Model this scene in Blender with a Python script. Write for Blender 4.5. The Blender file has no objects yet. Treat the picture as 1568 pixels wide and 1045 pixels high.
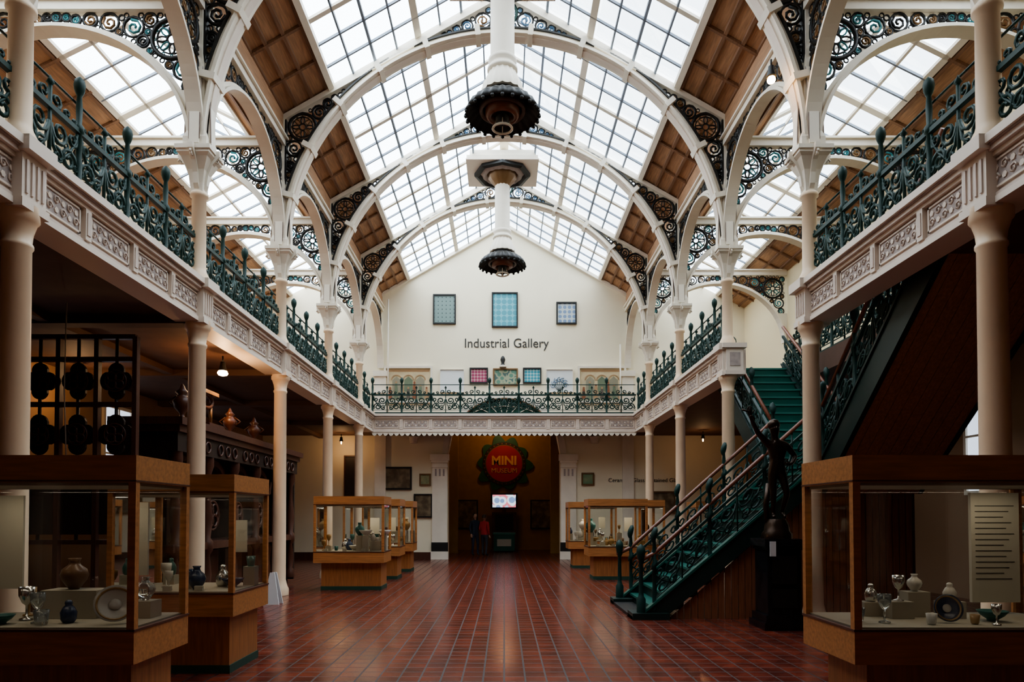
import bpy, math, random
from math import sin, cos, pi, sqrt, radians
from mathutils import Vector, Matrix
random.seed(7)
scene = bpy.context.scene
COL = scene.collection
S = 3.63; U = S/4; W = 4.4
COLY = [6.1+S*k for k in (-2,-1,0,1,2,3,4)]
YW = 6.1+S*5          # 24.25 end wall
YE = 20.62+2*U        # end balcony front
Y0 = COLY[0]          # rear wall
YG = COLY[1]+1.3      # glazing starts here; unseen roof before it is solid to darken the foreground

# ------------------------------------------------------------ materials
def nt(name):
    m = bpy.data.materials.new(name); m.use_nodes = True
    return m, m.node_tree.nodes, m.node_tree.links, m.node_tree.nodes['Principled BSDF']
def c4(c): return (c[0], c[1], c[2], 1)
def mat(name, col, rough=.6, metal=0, var=0, vs=4, bump=0, coat=0):
    m, n, l, b = nt(name)
    b.inputs['Base Color'].default_value = c4(col)
    b.inputs['Roughness'].default_value = rough
    b.inputs['Metallic'].default_value = metal
    b.inputs['Coat Weight'].default_value = coat
    if var or bump:
        tc = n.new('ShaderNodeTexCoord'); no = n.new('ShaderNodeTexNoise')
        no.inputs['Scale'].default_value = vs; no.inputs['Detail'].default_value = 5
        l.new(tc.outputs['Object'], no.inputs['Vector'])
        if var:
            r = n.new('ShaderNodeValToRGB')
            r.color_ramp.elements[0].position = .3; r.color_ramp.elements[1].position = .7
            r.color_ramp.elements[0].color = c4([x*(1-var) for x in col])
            r.color_ramp.elements[1].color = c4([min(1, x*(1+var*.6)) for x in col])
            l.new(no.outputs['Fac'], r.inputs['Fac']); l.new(r.outputs['Color'], b.inputs['Base Color'])
        if bump:
            bp = n.new('ShaderNodeBump'); bp.inputs['Strength'].default_value = bump
            l.new(no.outputs['Fac'], bp.inputs['Height']); l.new(bp.outputs['Normal'], b.inputs['Normal'])
    return m
def wood(name, col, rough=.4, axis='Z', sc=3):
    m, n, l, b = nt(name)
    b.inputs['Roughness'].default_value = rough
    tc = n.new('ShaderNodeTexCoord'); mp = n.new('ShaderNodeMapping'); no = n.new('ShaderNodeTexNoise')
    s = {'X': (1, 12, 12), 'Y': (12, 1, 12), 'Z': (12, 12, 1)}[axis]
    mp.inputs['Scale'].default_value = s
    no.inputs['Scale'].default_value = sc; no.inputs['Detail'].default_value = 6
    r = n.new('ShaderNodeValToRGB')
    r.color_ramp.elements[0].position = .3; r.color_ramp.elements[1].position = .7
    r.color_ramp.elements[0].color = c4([x*.72 for x in col]); r.color_ramp.elements[1].color = c4([min(1, x*1.15) for x in col])
    l.new(tc.outputs['Object'], mp.inputs['Vector']); l.new(mp.outputs['Vector'], no.inputs['Vector'])
    l.new(no.outputs['Fac'], r.inputs['Fac']); l.new(r.outputs['Color'], b.inputs['Base Color'])
    return m
def emis(name, col, st):
    m, n, l, b = nt(name)
    b.inputs['Base Color'].default_value = c4(col)
    b.inputs['Emission Color'].default_value = c4(col); b.inputs['Emission Strength'].default_value = st
    return m
def glassm(name, tint=(1, 1, 1), refl=.5):
    m = bpy.data.materials.new(name); m.use_nodes = True
    n = m.node_tree.nodes; l = m.node_tree.links; n.clear()
    o = n.new('ShaderNodeOutputMaterial'); mx = n.new('ShaderNodeMixShader')
    t = n.new('ShaderNodeBsdfTransparent'); g = n.new('ShaderNodeBsdfGlossy'); lw = n.new('ShaderNodeFresnel')
    mu = n.new('ShaderNodeMath'); mu.operation = 'MULTIPLY'; mu.inputs[1].default_value = refl
    lw.inputs['IOR'].default_value = 1.45
    t.inputs['Color'].default_value = c4(tint); g.inputs['Roughness'].default_value = .02
    l.new(lw.outputs['Fac'], mu.inputs[0]); l.new(mu.outputs[0], mx.inputs['Fac'])
    l.new(t.outputs[0], mx.inputs[1]); l.new(g.outputs[0], mx.inputs[2]); l.new(mx.outputs[0], o.inputs['Surface'])
    return m
def pattern(name, cols, scale=8, kind='vor', rough=.4):
    m, n, l, b = nt(name); b.inputs['Roughness'].default_value = rough
    tc = n.new('ShaderNodeTexCoord')
    if kind == 'vor':
        t = n.new('ShaderNodeTexVoronoi'); t.inputs['Randomness'].default_value = .0; out = 'Distance'
    elif kind == 'vorr':
        t = n.new('ShaderNodeTexVoronoi'); out = 'Distance'
    else:
        t = n.new('ShaderNodeTexNoise'); out = 'Fac'
    t.inputs['Scale'].default_value = scale
    l.new(tc.outputs['Object'], t.inputs['Vector'])
    r = n.new('ShaderNodeValToRGB'); el = r.color_ramp.elements
    k = len(cols)
    for i, c in enumerate(cols):
        p = .15+.6*i/(k-1)
        if i < 2: el[i].position = p; e = el[i]
        else: e = el.new(p)
        e.color = c4(c)
    r.color_ramp.interpolation = 'CONSTANT' if kind != 'noise' else 'LINEAR'
    l.new(t.outputs[out], r.inputs['Fac']); l.new(r.outputs['Color'], b.inputs['Base Color'])
    return m

M_white = mat('painted_iron_cream', (.82, .75, .63), .45, var=.08, vs=2)
M_cream = mat('column_peach', (.86, .66, .46), .4, var=.06, vs=2)
M_fascia = mat('fascia_paint', (.66, .55, .47), .5, var=.12, vs=5)
M_fasc2 = mat('fascia_relief', (.76, .66, .56), .5)
M_fgrey = mat('fascia_ground', (.43, .36, .33), .6, var=.15, vs=12)
M_iron = mat('iron_dark_green', (.006, .036, .029), .5, .0)
M_iron.node_tree.nodes['Principled BSDF'].inputs['Specular IOR Level'].default_value = .4
M_black = mat('iron_black', (.010, .009, .008), .5, .0)
M_gold = mat('gilded_scroll', (.20, .11, .045), .45, .3)
M_teal = mat('scroll_teal', (.04, .22, .24), .5)
M_blue = mat('scroll_blue', (.10, .20, .32), .5)
M_timber = wood('roof_timber', (.48, .275, .155), .6, 'Y')
M_timrib = wood('roof_timber_rib', (.25, .13, .07), .6, 'Y')
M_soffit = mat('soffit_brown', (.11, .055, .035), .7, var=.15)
M_wall = mat('wall_cream', (.88, .80, .61), .75, var=.04, vs=.8)
M_bar = mat('glazing_bar', (.22, .26, .32), .5)
M_oak = wood('case_oak', (.44, .19, .068), .4, 'X')
M_oakd = wood('case_oak_plinth', (.38, .155, .055), .42, 'Z')
M_dark = wood('dark_carved_oak', (.030, .016, .011), .5, 'Z')
M_dark2 = wood('mahogany', (.095, .036, .022), .4, 'Z')
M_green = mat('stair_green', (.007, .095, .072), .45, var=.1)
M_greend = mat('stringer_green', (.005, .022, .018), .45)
M_nose = mat('stair_nosing', (.04, .18, .145), .5)
M_hand = wood('handrail_wood', (.20, .065, .035), .3, 'X')
M_board = wood('stair_boards', (.27, .10, .045), .5, 'Z')
M_boards = wood('stair_soffit_boards', (.42, .23, .13), .5, 'Y')
M_glass = glassm('case_glass', (.97, .98, .97), .9)
M_sky = glassm('skylight_glass', (.93, .97, 1), .5)
M_lining = mat('case_lining', (.42, .38, .30), .7)
M_label = mat('label_card', (.50, .48, .40), .7)
M_base = mat('plinth_base_green', (.02, .06, .04), .6)
M_marble = mat('black_marble', (.012, .012, .014), .18, var=.5, vs=6)
M_bronze = mat('bronze', (.045, .026, .016), .28, .7)
M_deck = mat('gallery_deck', (.22, .10, .07), .6)
M_txt = mat('wall_lettering', (.04, .035, .03), .6)
M_red = mat('sign_red', (.42, .015, .02), .5)
M_sgreen = mat('sign_green', (.015, .10, .04), .5)
M_ochre = mat('ochre_wall', (.36, .20, .06), .8, var=.1)

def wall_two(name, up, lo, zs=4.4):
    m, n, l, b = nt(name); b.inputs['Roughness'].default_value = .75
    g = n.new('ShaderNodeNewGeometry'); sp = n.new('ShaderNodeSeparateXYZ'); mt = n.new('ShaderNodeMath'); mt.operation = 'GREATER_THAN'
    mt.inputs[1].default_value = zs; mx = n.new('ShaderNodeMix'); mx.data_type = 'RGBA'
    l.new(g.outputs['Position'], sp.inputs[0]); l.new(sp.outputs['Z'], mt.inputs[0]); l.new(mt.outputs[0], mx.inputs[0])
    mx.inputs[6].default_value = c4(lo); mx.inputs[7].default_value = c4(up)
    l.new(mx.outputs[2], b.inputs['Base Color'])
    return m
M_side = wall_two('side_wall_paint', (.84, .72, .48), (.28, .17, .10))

def floor_mat():
    m, n, l, b = nt('red_quarry_tiles')
    g = n.new('ShaderNodeNewGeometry')
    br = n.new('ShaderNodeTexBrick'); br.offset = 0; br.squash = 1
    br.inputs['Scale'].default_value = 1
    br.inputs['Brick Width'].default_value = .2; br.inputs['Row Height'].default_value = .2
    br.inputs['Mortar Size'].default_value = .009; br.inputs['Mortar Smooth'].default_value = .1
    br.inputs['Color1'].default_value = (.205, .040, .021, 1); br.inputs['Color2'].default_value = (.11, .023, .015, 1)
    br.inputs['Mortar'].default_value = (.025, .011, .009, 1)
    l.new(g.outputs['Position'], br.inputs['Vector'])
    mp = n.new('ShaderNodeMapping'); mp.inputs['Rotation'].default_value = (0, 0, pi/4)
    ck = n.new('ShaderNodeTexChecker'); ck.inputs['Scale'].default_value = 1/.2828
    l.new(g.outputs['Position'], mp.inputs['Vector']); l.new(mp.outputs['Vector'], ck.inputs['Vector'])
    ck.inputs['Color1'].default_value = (1, 1, 1, 1); ck.inputs['Color2'].default_value = (.5, .46, .48, 1)
    mx2 = n.new('ShaderNodeMix'); mx2.data_type = 'RGBA'; mx2.blend_type = 'MULTIPLY'; mx2.inputs[0].default_value = .6
    l.new(br.outputs['Color'], mx2.inputs[6]); l.new(ck.outputs['Color'], mx2.inputs[7])
    l.new(mx2.outputs[2], b.inputs['Base Color'])
    rr = n.new('ShaderNodeMapRange'); rr.inputs[3].default_value = .21; rr.inputs[4].default_value = .6
    l.new(br.outputs['Fac'], rr.inputs[0]); l.new(rr.outputs[0], b.inputs['Roughness'])
    b.inputs['Specular IOR Level'].default_value = .65
    bp = n.new('ShaderNodeBump'); bp.inputs['Strength'].default_value = .25; bp.inputs['Distance'].default_value = .006
    bp.invert = True
    l.new(br.outputs['Fac'], bp.inputs['Height']); l.new(bp.outputs['Normal'], b.inputs['Normal'])
    return m
M_floor = floor_mat()

# ------------------------------------------------------------ mesh builder
class MB:
    def __init__(s): s.v = []; s.f = []; s.m = []; s.s = []; s.mats = []
    def mi(s, m):
        if m not in s.mats: s.mats.append(m)
        return s.mats.index(m)
    def add(s, vs, fs, m, smooth=False):
        o = len(s.v); k = s.mi(m); s.v += [tuple(p) for p in vs]
        for f in fs: s.f.append([o+i for i in f]); s.m.append(k); s.s.append(smooth)
    def box(s, x0, x1, y0, y1, z0, z1, m, P=None):
        vs = [(x, y, z) for z in (z0, z1) for y in (y0, y1) for x in (x0, x1)]
        if P: vs = [P(*p) for p in vs]
        s.add(vs, [(0, 2, 3, 1), (4, 5, 7, 6), (0, 1, 5, 4), (2, 6, 7, 3), (0, 4, 6, 2), (1, 3, 7, 5)], m)
    def lathe(s, prof, c, n, m, smooth=True, sc=0, scn=0, P=None, cap=True):
        vs = []
        for r, z in prof:
            for i in range(n):
                a = 2*pi*i/n; rr = r*(1+sc*cos(scn*a)) if sc else r
                p = (c[0]+rr*cos(a), c[1]+rr*sin(a), c[2]+z); vs.append(P(*p) if P else p)
        fs = []
        for j in range(len(prof)-1):
            for i in range(n):
                a = j*n+i; b = j*n+(i+1) % n; fs.append((a, b, b+n, a+n))
        s.add(vs, fs, m, smooth)
        if cap:
            k = len(prof)-1
            s.add(vs[:n][::-1], [tuple(range(n))], m); s.add(vs[k*n:], [tuple(range(n))], m)
    def tube(s, pts, r, m, n=5, closed=False, taper=None):
        pts = [Vector(p) for p in pts]; N = len(pts); vs = []
        ref = None
        for i, p in enumerate(pts):
            a = pts[(i-1) % N] if (closed or i > 0) else p
            b = pts[(i+1) % N] if (closed or i < N-1) else p
            t = (b-a)
            if t.length < 1e-9: t = Vector((0, 0, 1))
            t.normalize()
            if ref is None:
                ref = t.orthogonal().normalized()
            ref = (ref-t*ref.dot(t))
            if ref.length < 1e-6: ref = t.orthogonal()
            ref.normalize(); bi = t.cross(ref)
            rr = r*(taper(i/(N-1)) if taper else 1)
            for k in range(n):
                an = 2*pi*k/n; vs.append(p+ref*rr*cos(an)+bi*rr*sin(an))
        fs = []
        for i in range(N if closed else N-1):
            for k in range(n):
                a = i*n+k; b = i*n+(k+1) % n; c = ((i+1) % N)*n
                fs.append((a, b, c+(k+1) % n, c+k))
        if not closed:
            fs.append(tuple(range(n))[::-1]); fs.append(tuple((N-1)*n+k for k in range(n)))
        s.add(vs, fs, m, True)
    def prism(s, poly, P, t0, t1, m):
        n = len(poly); vs = [P(u, w, t0) for u, w in poly]+[P(u, w, t1) for u, w in poly]
        s.add(vs, [tuple(range(n)), tuple(range(2*n-1, n-1, -1))]+[(i, n+i, n+(i+1) % n, (i+1) % n) for i in range(n)], m)
    def strip(s, A, B, P, t0, t1, m):
        n = len(A); vs = []
        for i in range(n):
            vs += [P(A[i][0], A[i][1], t0), P(B[i][0], B[i][1], t0), P(B[i][0], B[i][1], t1), P(A[i][0], A[i][1], t1)]
        fs = []
        for i in range(n-1):
            for k in range(4):
                a = i*4+k; b = i*4+(k+1) % 4; fs.append((a, b, b+4, a+4))
        fs.append((0, 3, 2, 1)); e = (n-1)*4; fs.append((e, e+1, e+2, e+3))
        s.add(vs, fs, m)
    def ring(s, cu, cw, r, P, tr, m, n=16, seg=5):
        s.tube([P(cu+r*cos(2*pi*i/n), cw+r*sin(2*pi*i/n), 0) for i in range(n)], tr, m, seg, True)
    def spiral(s, cu, cw, r, a0, turns, P, tr, m, n=14, rend=.2):
        pts = []
        for i in range(n+1):
            t = i/n; rr = r*(1-(1-rend)*t); a = a0+turns*2*pi*t
            pts.append(P(cu+rr*cos(a), cw+rr*sin(a), 0))
        s.tube(pts, tr, m, 4)
    def disc(s, cu, cw, r, P, t0, t1, m, n=16):
        s.prism([(cu+r*cos(2*pi*i/n), cw+r*sin(2*pi*i/n)) for i in range(n)], P, t0, t1, m)
    def rosette(s, cu, cw, r, P, m, m2):
        s.ring(cu, cw, r, P, r*.09+.01, m, 20)
        s.ring(cu, cw, r*.76, P, .014, m, 18, 4)
        s.ring(cu, cw, r*.25, P, .018, m, 10, 4)
        for k in range(8):
            a = k*pi/4; pts = []
            for j in range(8):
                t = 2*pi*j/8; lu = .5+.26*cos(t); lw = .14*sin(t)
                pts.append(P(cu+r*(lu*cos(a)-lw*sin(a)), cw+r*(lu*sin(a)+lw*cos(a)), 0))
            s.tube(pts, .015, m2 if k % 2 else m, 4, True)
        for k in range(12):
            a = k*pi/6; s.ring(cu+r*.88*cos(a), cw+r*.88*sin(a), r*.08, P, .01, m2, 6, 3)
    def obj(s, name, parent=None):
        me = bpy.data.meshes.new(name); me.from_pydata(s.v, [], s.f)
        for m in s.mats: me.materials.append(m)
        me.polygons.foreach_set('material_index', s.m); me.polygons.foreach_set('use_smooth', s.s)
        me.update()
        o = bpy.data.objects.new(name, me); COL.objects.link(o)
        if parent: o.parent = parent
        return o
def inst(name, me, loc=(0, 0, 0), rz=0, parent=None, scale=None):
    o = bpy.data.objects.new(name, me); COL.objects.link(o)
    o.location = loc; o.rotation_euler = (0, 0, rz)
    if scale: o.scale = scale
    if parent: o.parent = parent
    return o
def empty(name, loc=(0, 0, 0)):
    o = bpy.data.objects.new(name, None); COL.objects.link(o); o.location = loc; o.empty_display_size = .2
    return o
def boxobj(name, x0, x1, y0, y1, z0, z1, m, parent=None):
    b = MB(); b.box(x0, x1, y0, y1, z0, z1, m); return b.obj(name, parent)
def pack(inside, boundary, bb, preset=(), rmin=.035, rmax=.2, maxn=60, g=.035):
    """greedy circle packing of a spandrel -> list of (u,w,r) for cast scrollwork"""
    pts = []
    u = bb[0]
    while u < bb[1]:
        w_ = bb[2]
        while w_ < bb[3]:
            if inside(u, w_):
                d = min((u-a)**2+(w_-c)**2 for a, c in boundary)
                pts.append([u, w_, sqrt(d)])
            w_ += g
        u += g
    out = []
    def upd(c):
        for p in pts:
            d = sqrt((p[0]-c[0])**2+(p[1]-c[1])**2)-c[2]
            if d < p[2]: p[2] = d
    for c in preset: upd(c)
    while len(out) < maxn:
        best = max(pts, key=lambda p: p[2])
        if best[2] < rmin: break
        c = (best[0], best[1], min(best[2], rmax)); out.append(c); upd(c)
    return out

# ------------------------------------------------------------ floor, walls
boxobj('floor', -8.9, 8.9, Y0-.3, 32, -.2, 0, M_floor)
XA = 8.6
RIDGE = 12.06; SL = .58
ROOF = lambda x: RIDGE-SL*abs(x)
AR0, AR1 = 8.98, 10.05
AXC = 6.5
GA0, GA1 = 5.25, 7.65    # aisle glazing limits
def aroof(x):
    x = abs(x)
    return AR1-(AR1-AR0)*abs(x-AXC)/2.1
def top(x):
    return (ROOF(x) if abs(x) <= W+.02 else aroof(x))
def archlow(x):
    if abs(x) >= 2.0: return 0
    return 3.75+sqrt(max(0, 4-x*x))
for nm, yy0, yy1, hole in (('wall_back', YW, YW+.45, True), ('wall_front', Y0-.3, Y0, False)):
    b = MB()
    xs = sorted(set([-XA, XA, -W, W, -W-.03, W+.03, -AXC, AXC, 0, -2.0, 2.0]+[-2+4*i/32 for i in range(33)]+[-3.4, 3.4]))
    for x0, x1 in zip(xs[:-1], xs[1:]):
        e = 1e-4
        h0, h1 = top(x0+e), top(x1-e)
        l0, l1 = (archlow(x0+e), archlow(x1-e)) if hole else (0, 0)
        P = lambda u, w, t: (u, t, w)
        b.prism([(x0, l0), (x1, l1), (x1, h1), (x0, h0)], P, yy0, yy1, M_wall if hole else M_soffit)
    b.obj(nm)
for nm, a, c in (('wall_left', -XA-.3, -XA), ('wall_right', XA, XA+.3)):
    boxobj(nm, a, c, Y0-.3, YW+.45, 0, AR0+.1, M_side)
b = MB()
b.box(-5, 5, 31, 31.2, 0, 6.2, M_ochre); b.box(-5.2, -5, YW+.45, 31.2, 0, 6.2, M_ochre); b.box(5, 5.2, YW+.45, 31.2, 0, 6.2, M_ochre)
b.box(-5.2, 5.2, YW+.45, 31.2, 6.2, 6.4, M_soffit)
for sx in (-1, 1):
    b.box(min(sx*1.9, sx*2.3), max(sx*1.9, sx*2.3), 28, 28.3, 0, 6.2, M_ochre)
b.obj('wall_mini_museum_room')

b = MB(); P = lambda u, w, t: (u, t, w)
for s in (-1, 1):
    x = s*2.28
    b.box(x-.27, x+.27, YW-.12, YW, .55, 3.45, M_white)
    b.box(x-.31, x+.31, YW-.16, YW, 0, .28, M_white); b.box(x-.29, x+.29, YW-.14, YW, .28, .6, M_black)
    b.box(x-.29, x+.29, YW-.16, YW, 3.25, 3.32, M_white); b.box(x-.34, x+.34, YW-.2, YW, 3.5, 3.72, M_white)
    b.box(x-.3, x+.3, YW-.17, YW, 3.42, 3.5, M_white)
    for k in (-1, 0, 1): b.box(x+k*.14-.03, x+k*.14+.03, YW-.14, YW-.12, 2.95, 3.2, M_fgrey)
    b.lathe([(.13, 4.1), (.16, 4.3), (.2, 4.33)], (s*3.2, YW-.2, 0), 10, M_white)
    b.box(s*4.4-.2, s*4.4+.2, YW-.1, YW, 0, 6.5, M_white)
    b.box(s*4.4-.26, s*4.4+.26, YW-.16, YW, 6.5, 6.7, M_white)
    b.box(s*4.4-.24, s*4.4+.24, YW-.14, YW, 5.9, 6.0, M_white)
    b.prism([(0, RIDGE-.02), (s*W, ROOF(W)-.02), (s*W, ROOF(W)-.14), (0, RIDGE-.14)], P, YW-.12, YW, M_white)
A = [(2.0*cos(a), 3.75+2.0*sin(a)) for a in [pi*i/32 for i in range(33)]]
B = [(2.2*cos(a), 3.75+2.2*sin(a)) for a in [pi*i/32 for i in range(33)]]
b.strip(A, B, P, YW-.07, YW+.0, M_white)
b.obj('trim_back_wall')
b = MB()
b.box(-XA, -2.6, YW-.03, YW, 0, .25, M_dark2); b.box(2.6, XA, YW-.03, YW, 0, .25, M_dark2); b.obj('baseboard_back')
b = MB()
zz = 4.95; hw = sqrt(4-(zz-3.75)**2); a0 = math.acos(hw/2)
poly = [(2*cos(a0+(pi-2*a0)*i/24)*.99, 3.75+2*sin(a0+(pi-2*a0)*i/24)*.99) for i in range(25)]
mlun = pattern('lunette_glass', [(.008, .04, .03), (.02, .08, .055), (.04, .13, .09)], 6, 'vorr', .2)
b.prism(poly, P, YW+.15, YW+.18, mlun)
for i in range(1, 9):
    a = a0+(pi-2*a0)*i/9
    b.tube([(0, YW+.12, 4.4+.55), (1.95*cos(a), YW+.12, 3.75+1.95*sin(a))], .018, M_white, 4)
for r in (.35, .7):
    b.tube([(1.9*r*cos(pi*i/16), YW+.12, 4.95+.75*r*sin(pi*i/16)) for i in range(17)], .02, M_white, 4)
b.obj('window_1')

def text(name, body, loc, size, m, ext=.01, parent=None, sx=1):
    cu = bpy.data.curves.new(name, 'FONT'); cu.body = body; cu.size = size; cu.extrude = ext
    cu.align_x = 'CENTER'; cu.align_y = 'CENTER'
    o = bpy.data.objects.new(name, cu); COL.objects.link(o); o.location = loc; o.rotation_euler = (pi/2, 0, 0)
    o.scale = (sx, 1, 1); cu.materials.append(m)
    if parent: o.parent = parent
    return o
text('wall_lettering', 'Industrial Gallery', (.08, YW-.012, 7.7), .47, M_txt, .008, sx=.93)
text('wall_lettering', 'Ceramics, Glass & Stained Glass', (5.0, YW-.012, 2.8), .2, M_txt, .005)

K = (YW)/1045.0
def px(u, v, Z=YW): return ((u-772)*Z/1045, 1.55+(790-v)*Z/1045)
def framed(name, u, v, w, h, m, fm=M_black, fw=.05, Z=YW-.0):
    x, z = px(u, v); w = w*K; h = h*K; b = MB()
    b.box(x-w/2, x+w/2, Z-.04, Z-.005, z-h/2, z+h/2, m)
    for (a, c, d, e) in ((x-w/2-fw, x+w/2+fw, z+h/2, z+h/2+fw), (x-w/2-fw, x+w/2+fw, z-h/2-fw, z-h/2), (x-w/2-fw, x-w/2, z-h/2, z+h/2), (x+w/2, x+w/2+fw, z-h/2, z+h/2)):
        b.box(a, c, Z-.08, Z-.005, d, e, fm)
    return b.obj(name)
pt1 = pattern('tile_panel_grey', [(.07, .12, .12), (.18, .26, .24), (.04, .07, .07)], 7, 'vor')
pt2 = pattern('tile_panel_turquoise', [(.08, .30, .36), (.18, .44, .50), (.04, .18, .24)], 5, 'vor')
pt3 = pattern('tile_panel_blue', [(.18, .26, .4), (.5, .55, .55), (.10, .15, .28)], 6, 'vor')
framed('framed_tile_panel', 680, 472, 31, 42, pt1); framed('framed_tile_panel', 773, 473, 36, 50, pt2); framed('framed_tile_panel', 868, 478, 27, 30, pt3)
mc = mat('mural_ground', (.62, .52, .33), .7, var=.2, vs=3)
mcs = [mat('mural_fig%d' % i, c, .7) for i, c in enumerate([(.25, .10, .05), (.16, .2, .13), (.42, .26, .14), (.12, .1, .08), (.3, .28, .2)])]
for u in (625, 922):
    x, z = px(u, 589); w = 68*K; h = 50*K; b = MB()
    b.box(x-w/2, x+w/2, YW-.05, YW-.005, z-h/2, z+h/2, mc)
    for (a, c, d, e) in ((x-w/2-.07, x+w/2+.07, z+h/2, z+h/2+.08), (x-w/2-.07, x+w/2+.07, z-h/2-.07, z-h/2), (x-w/2-.07, x-w/2, z-h/2, z+h/2), (x+w/2, x+w/2+.07, z-h/2, z+h/2)): b.box(a, c, YW-.12, YW-.005, d, e, M_white)
    PM = lambda a, ww, t: (a, YW-.06+t, ww)
    b.box(x-w/2, x+w/2, YW-.055, YW-.05, z-h/2, z-.3, mcs[4])
    b.box(x-w/2+.05, x+w/2-.05, YW-.055, YW-.05, z+h/2-.12, z+h/2-.05, mcs[2])
    for q in (-.42, 0, .42):
        A = [(x+q+.17*cos(pi*k/10), z+.16+.17*sin(pi*k/10)) for k in range(11)]; B2 = [(x+q+.2*cos(pi*k/10), z+.16+.2*sin(pi*k/10)) for k in range(11)]
        b.strip(A, B2, PM, -.01, .0, mcs[2]); b.prism([(x+q-.15, z-.25)]+[(x+q-.15, z+.16), (x+q, z+.3), (x+q+.15, z+.16)]+[(x+q+.15, z-.25)], PM, -.0, .006, mcs[4] if q else mcs[1])
    for j in range(7):
        fx = x-w/2+.14+j*(w-.28)/6; hh = .42+.1*((j*5) % 3)
        b.prism([(fx-.07, z-h/2+.08), (fx+.07, z-h/2+.08), (fx+.04, z-h/2+hh), (fx-.04, z-h/2+hh)], PM, -.015, -.005, mcs[j % 4])
        b.disc(fx, z-h/2+hh+.04, .04, PM, -.015, -.005, mcs[2] if j % 2 else mcs[0], 8)
    b.obj('painted_mural')
framed('textile_panel', 733, 575, 24, 20, pattern('textile_pink', [(.35, .05, .12), (.6, .35, .35), (.15, .04, .06)], 9, 'vor'))
framed('textile_panel', 774, 577, 34, 22, pattern('textile_green', [(.12, .25, .18), (.35, .38, .25), (.08, .15, .14)], 6, 'vorr'), M_gold)
framed('textile_panel', 815, 575, 24, 20, pattern('textile_cyan', [(.05, .3, .38), (.4, .6, .6), (.03, .12, .2)], 9, 'vor'))
M_card = mat('white_board', (.72, .74, .74), .6)
framed('white_panel', 692, 583, 36, 34, M_card, M_white, .02)
o = framed('white_panel', 857, 583, 40, 34, M_card, M_white, .02)
b = MB(); x, z = px(857, 588)
for k in range(7):
    a = pi*k/6; b.spiral(x+.22*cos(a), z+.2*sin(a)-.05, .1, a, 1.2, lambda u, w, t: (u, YW-.05+t, w), .012, M_blue, 8); b.tube([(x, YW-.05, z-.3), (x+.2*cos(a), YW-.05, z+.2*sin(a)-.05)], .01, M_iron, 3)
b.obj('floral_motif', o)
mp = pattern('old_painting', [(.05, .04, .03), (.14, .10, .06), (.3, .24, .15)], 4, 'noise')
framed('framed_painting', 603, 733, 50, 30, mp, M_black, .06); framed('framed_painting', 651, 735, 13, 14, pattern('small_painting', [(.1, .2, .12), (.4, .38, .2)], 6, 'noise'), M_gold)
framed('framed_painting', 648, 775, 24, 32, mp, M_black, .05); framed('framed_painting', 900, 734, 15, 15, pattern('small_painting_b', [(.08, .25, .15), (.3, .35, .2)], 6, 'noise'), M_gold)
framed('framed_painting', 1015, 770, 34, 30, mp, M_gold, .05)
framed('door_1', 536, 735, 14, 70, M_dark, M_dark2)
b = MB(); x, z = px(770, 555); b.lathe([(.09, 0), (.05, .08), (.09, .2), (.06, .3), (.02, .34)], (x, YW-.14, z-.12), 10, M_black); b.box(x-.12, x+.12, YW-.25, YW-.01, z-.18, z-.12, M_white); b.obj('bust_on_bracket')
b = MB(); b.tube([(4.1, YW-.3, 7.6), (4.1, YW-.3, 4.9)], .03, M_white, 6); b.tube([(-4.1, YW-.3, 9.2), (-4.1, YW-.3, 4.9)], .03, M_white, 6); b.obj('rainwater_downpipe')

sg = empty('mini_museum_sign')
b = MB(); c = (0, 3.9)
star = []
for i in range(120):
    a = 2*pi*i/120; r = 1.0+.36*abs(cos(5*a+.3))**1.3*(.75+.25*cos(3*a+1)); star.append((c[0]+r*cos(a), c[1]+r*sin(a)))
b.prism(star, P, 30.9, 30.98, M_sgreen)
b.disc(c[0], c[1], .98, P, 30.87, 30.9, M_dark, 40); b.disc(c[0], c[1], .86, P, 30.85, 30.87, M_gold, 40); b.disc(c[0], c[1], .82, P, 30.83, 30.85, M_red, 40)
for i in range(30): b.disc(c[0]+.91*cos(2*pi*i/30), c[1]+.91*sin(2*pi*i/30), .035, P, 30.85, 30.87, M_gold, 6)
b.obj('sign_board', sg)
M_signtxt = mat('sign_text', (.75, .38, .12), .5)
text('sign_text_top', 'MINI', (0, 30.81, 4.02), .56, M_signtxt, .01, sg).data.offset = .02; text('sign_text_low', 'MUSEUM', (0, 30.81, 3.58), .30, M_signtxt, .01, sg)
b = MB(); b.box(-.6, .6, 30.5, 30.6, 1.85, 2.55, M_black)
mscr = pattern('screen_picture', [(.2, .3, .5), (.7, .8, .9), (.7, .2, .25), (.4, .6, .8)], 2.5, 'vorr')
nb = mscr.node_tree.nodes; bs = nb['Principled BSDF']; mscr.node_tree.links.new([x for x in nb if x.type == 'VALTORGB'][0].outputs[0], bs.inputs['Emission Color']); bs.inputs['Emission Strength'].default_value = 1.3
b.box(-.52, .52, 30.47, 30.5, 1.92, 2.48, mscr); b.box(-.08, .08, 30.6, 30.98, 2.1, 2.3, M_black); b.obj('television_screen')
b = MB(); b.box(-.6, .6, 29.9, 30.98, 0, .08, M_dark2); b.box(-.55, .55, 30.6, 30.98, 0, 1.7, M_dark2); b.box(-.4, .4, 30.57, 30.6, .9, 1.6, M_black); b.obj('wooden_cabinet')
b = MB(); b.box(-.45, .45, 28.9, 29.5, .05, .75, M_green); b.box(-.48, .48, 28.87, 29.53, .75, .82, M_nose); b.box(-.3, .3, 28.87, 28.9, .25, .55, M_label); b.box(-.4, .4, 29, 29.4, 0, .05, M_black); b.obj('painted_chest')
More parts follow.
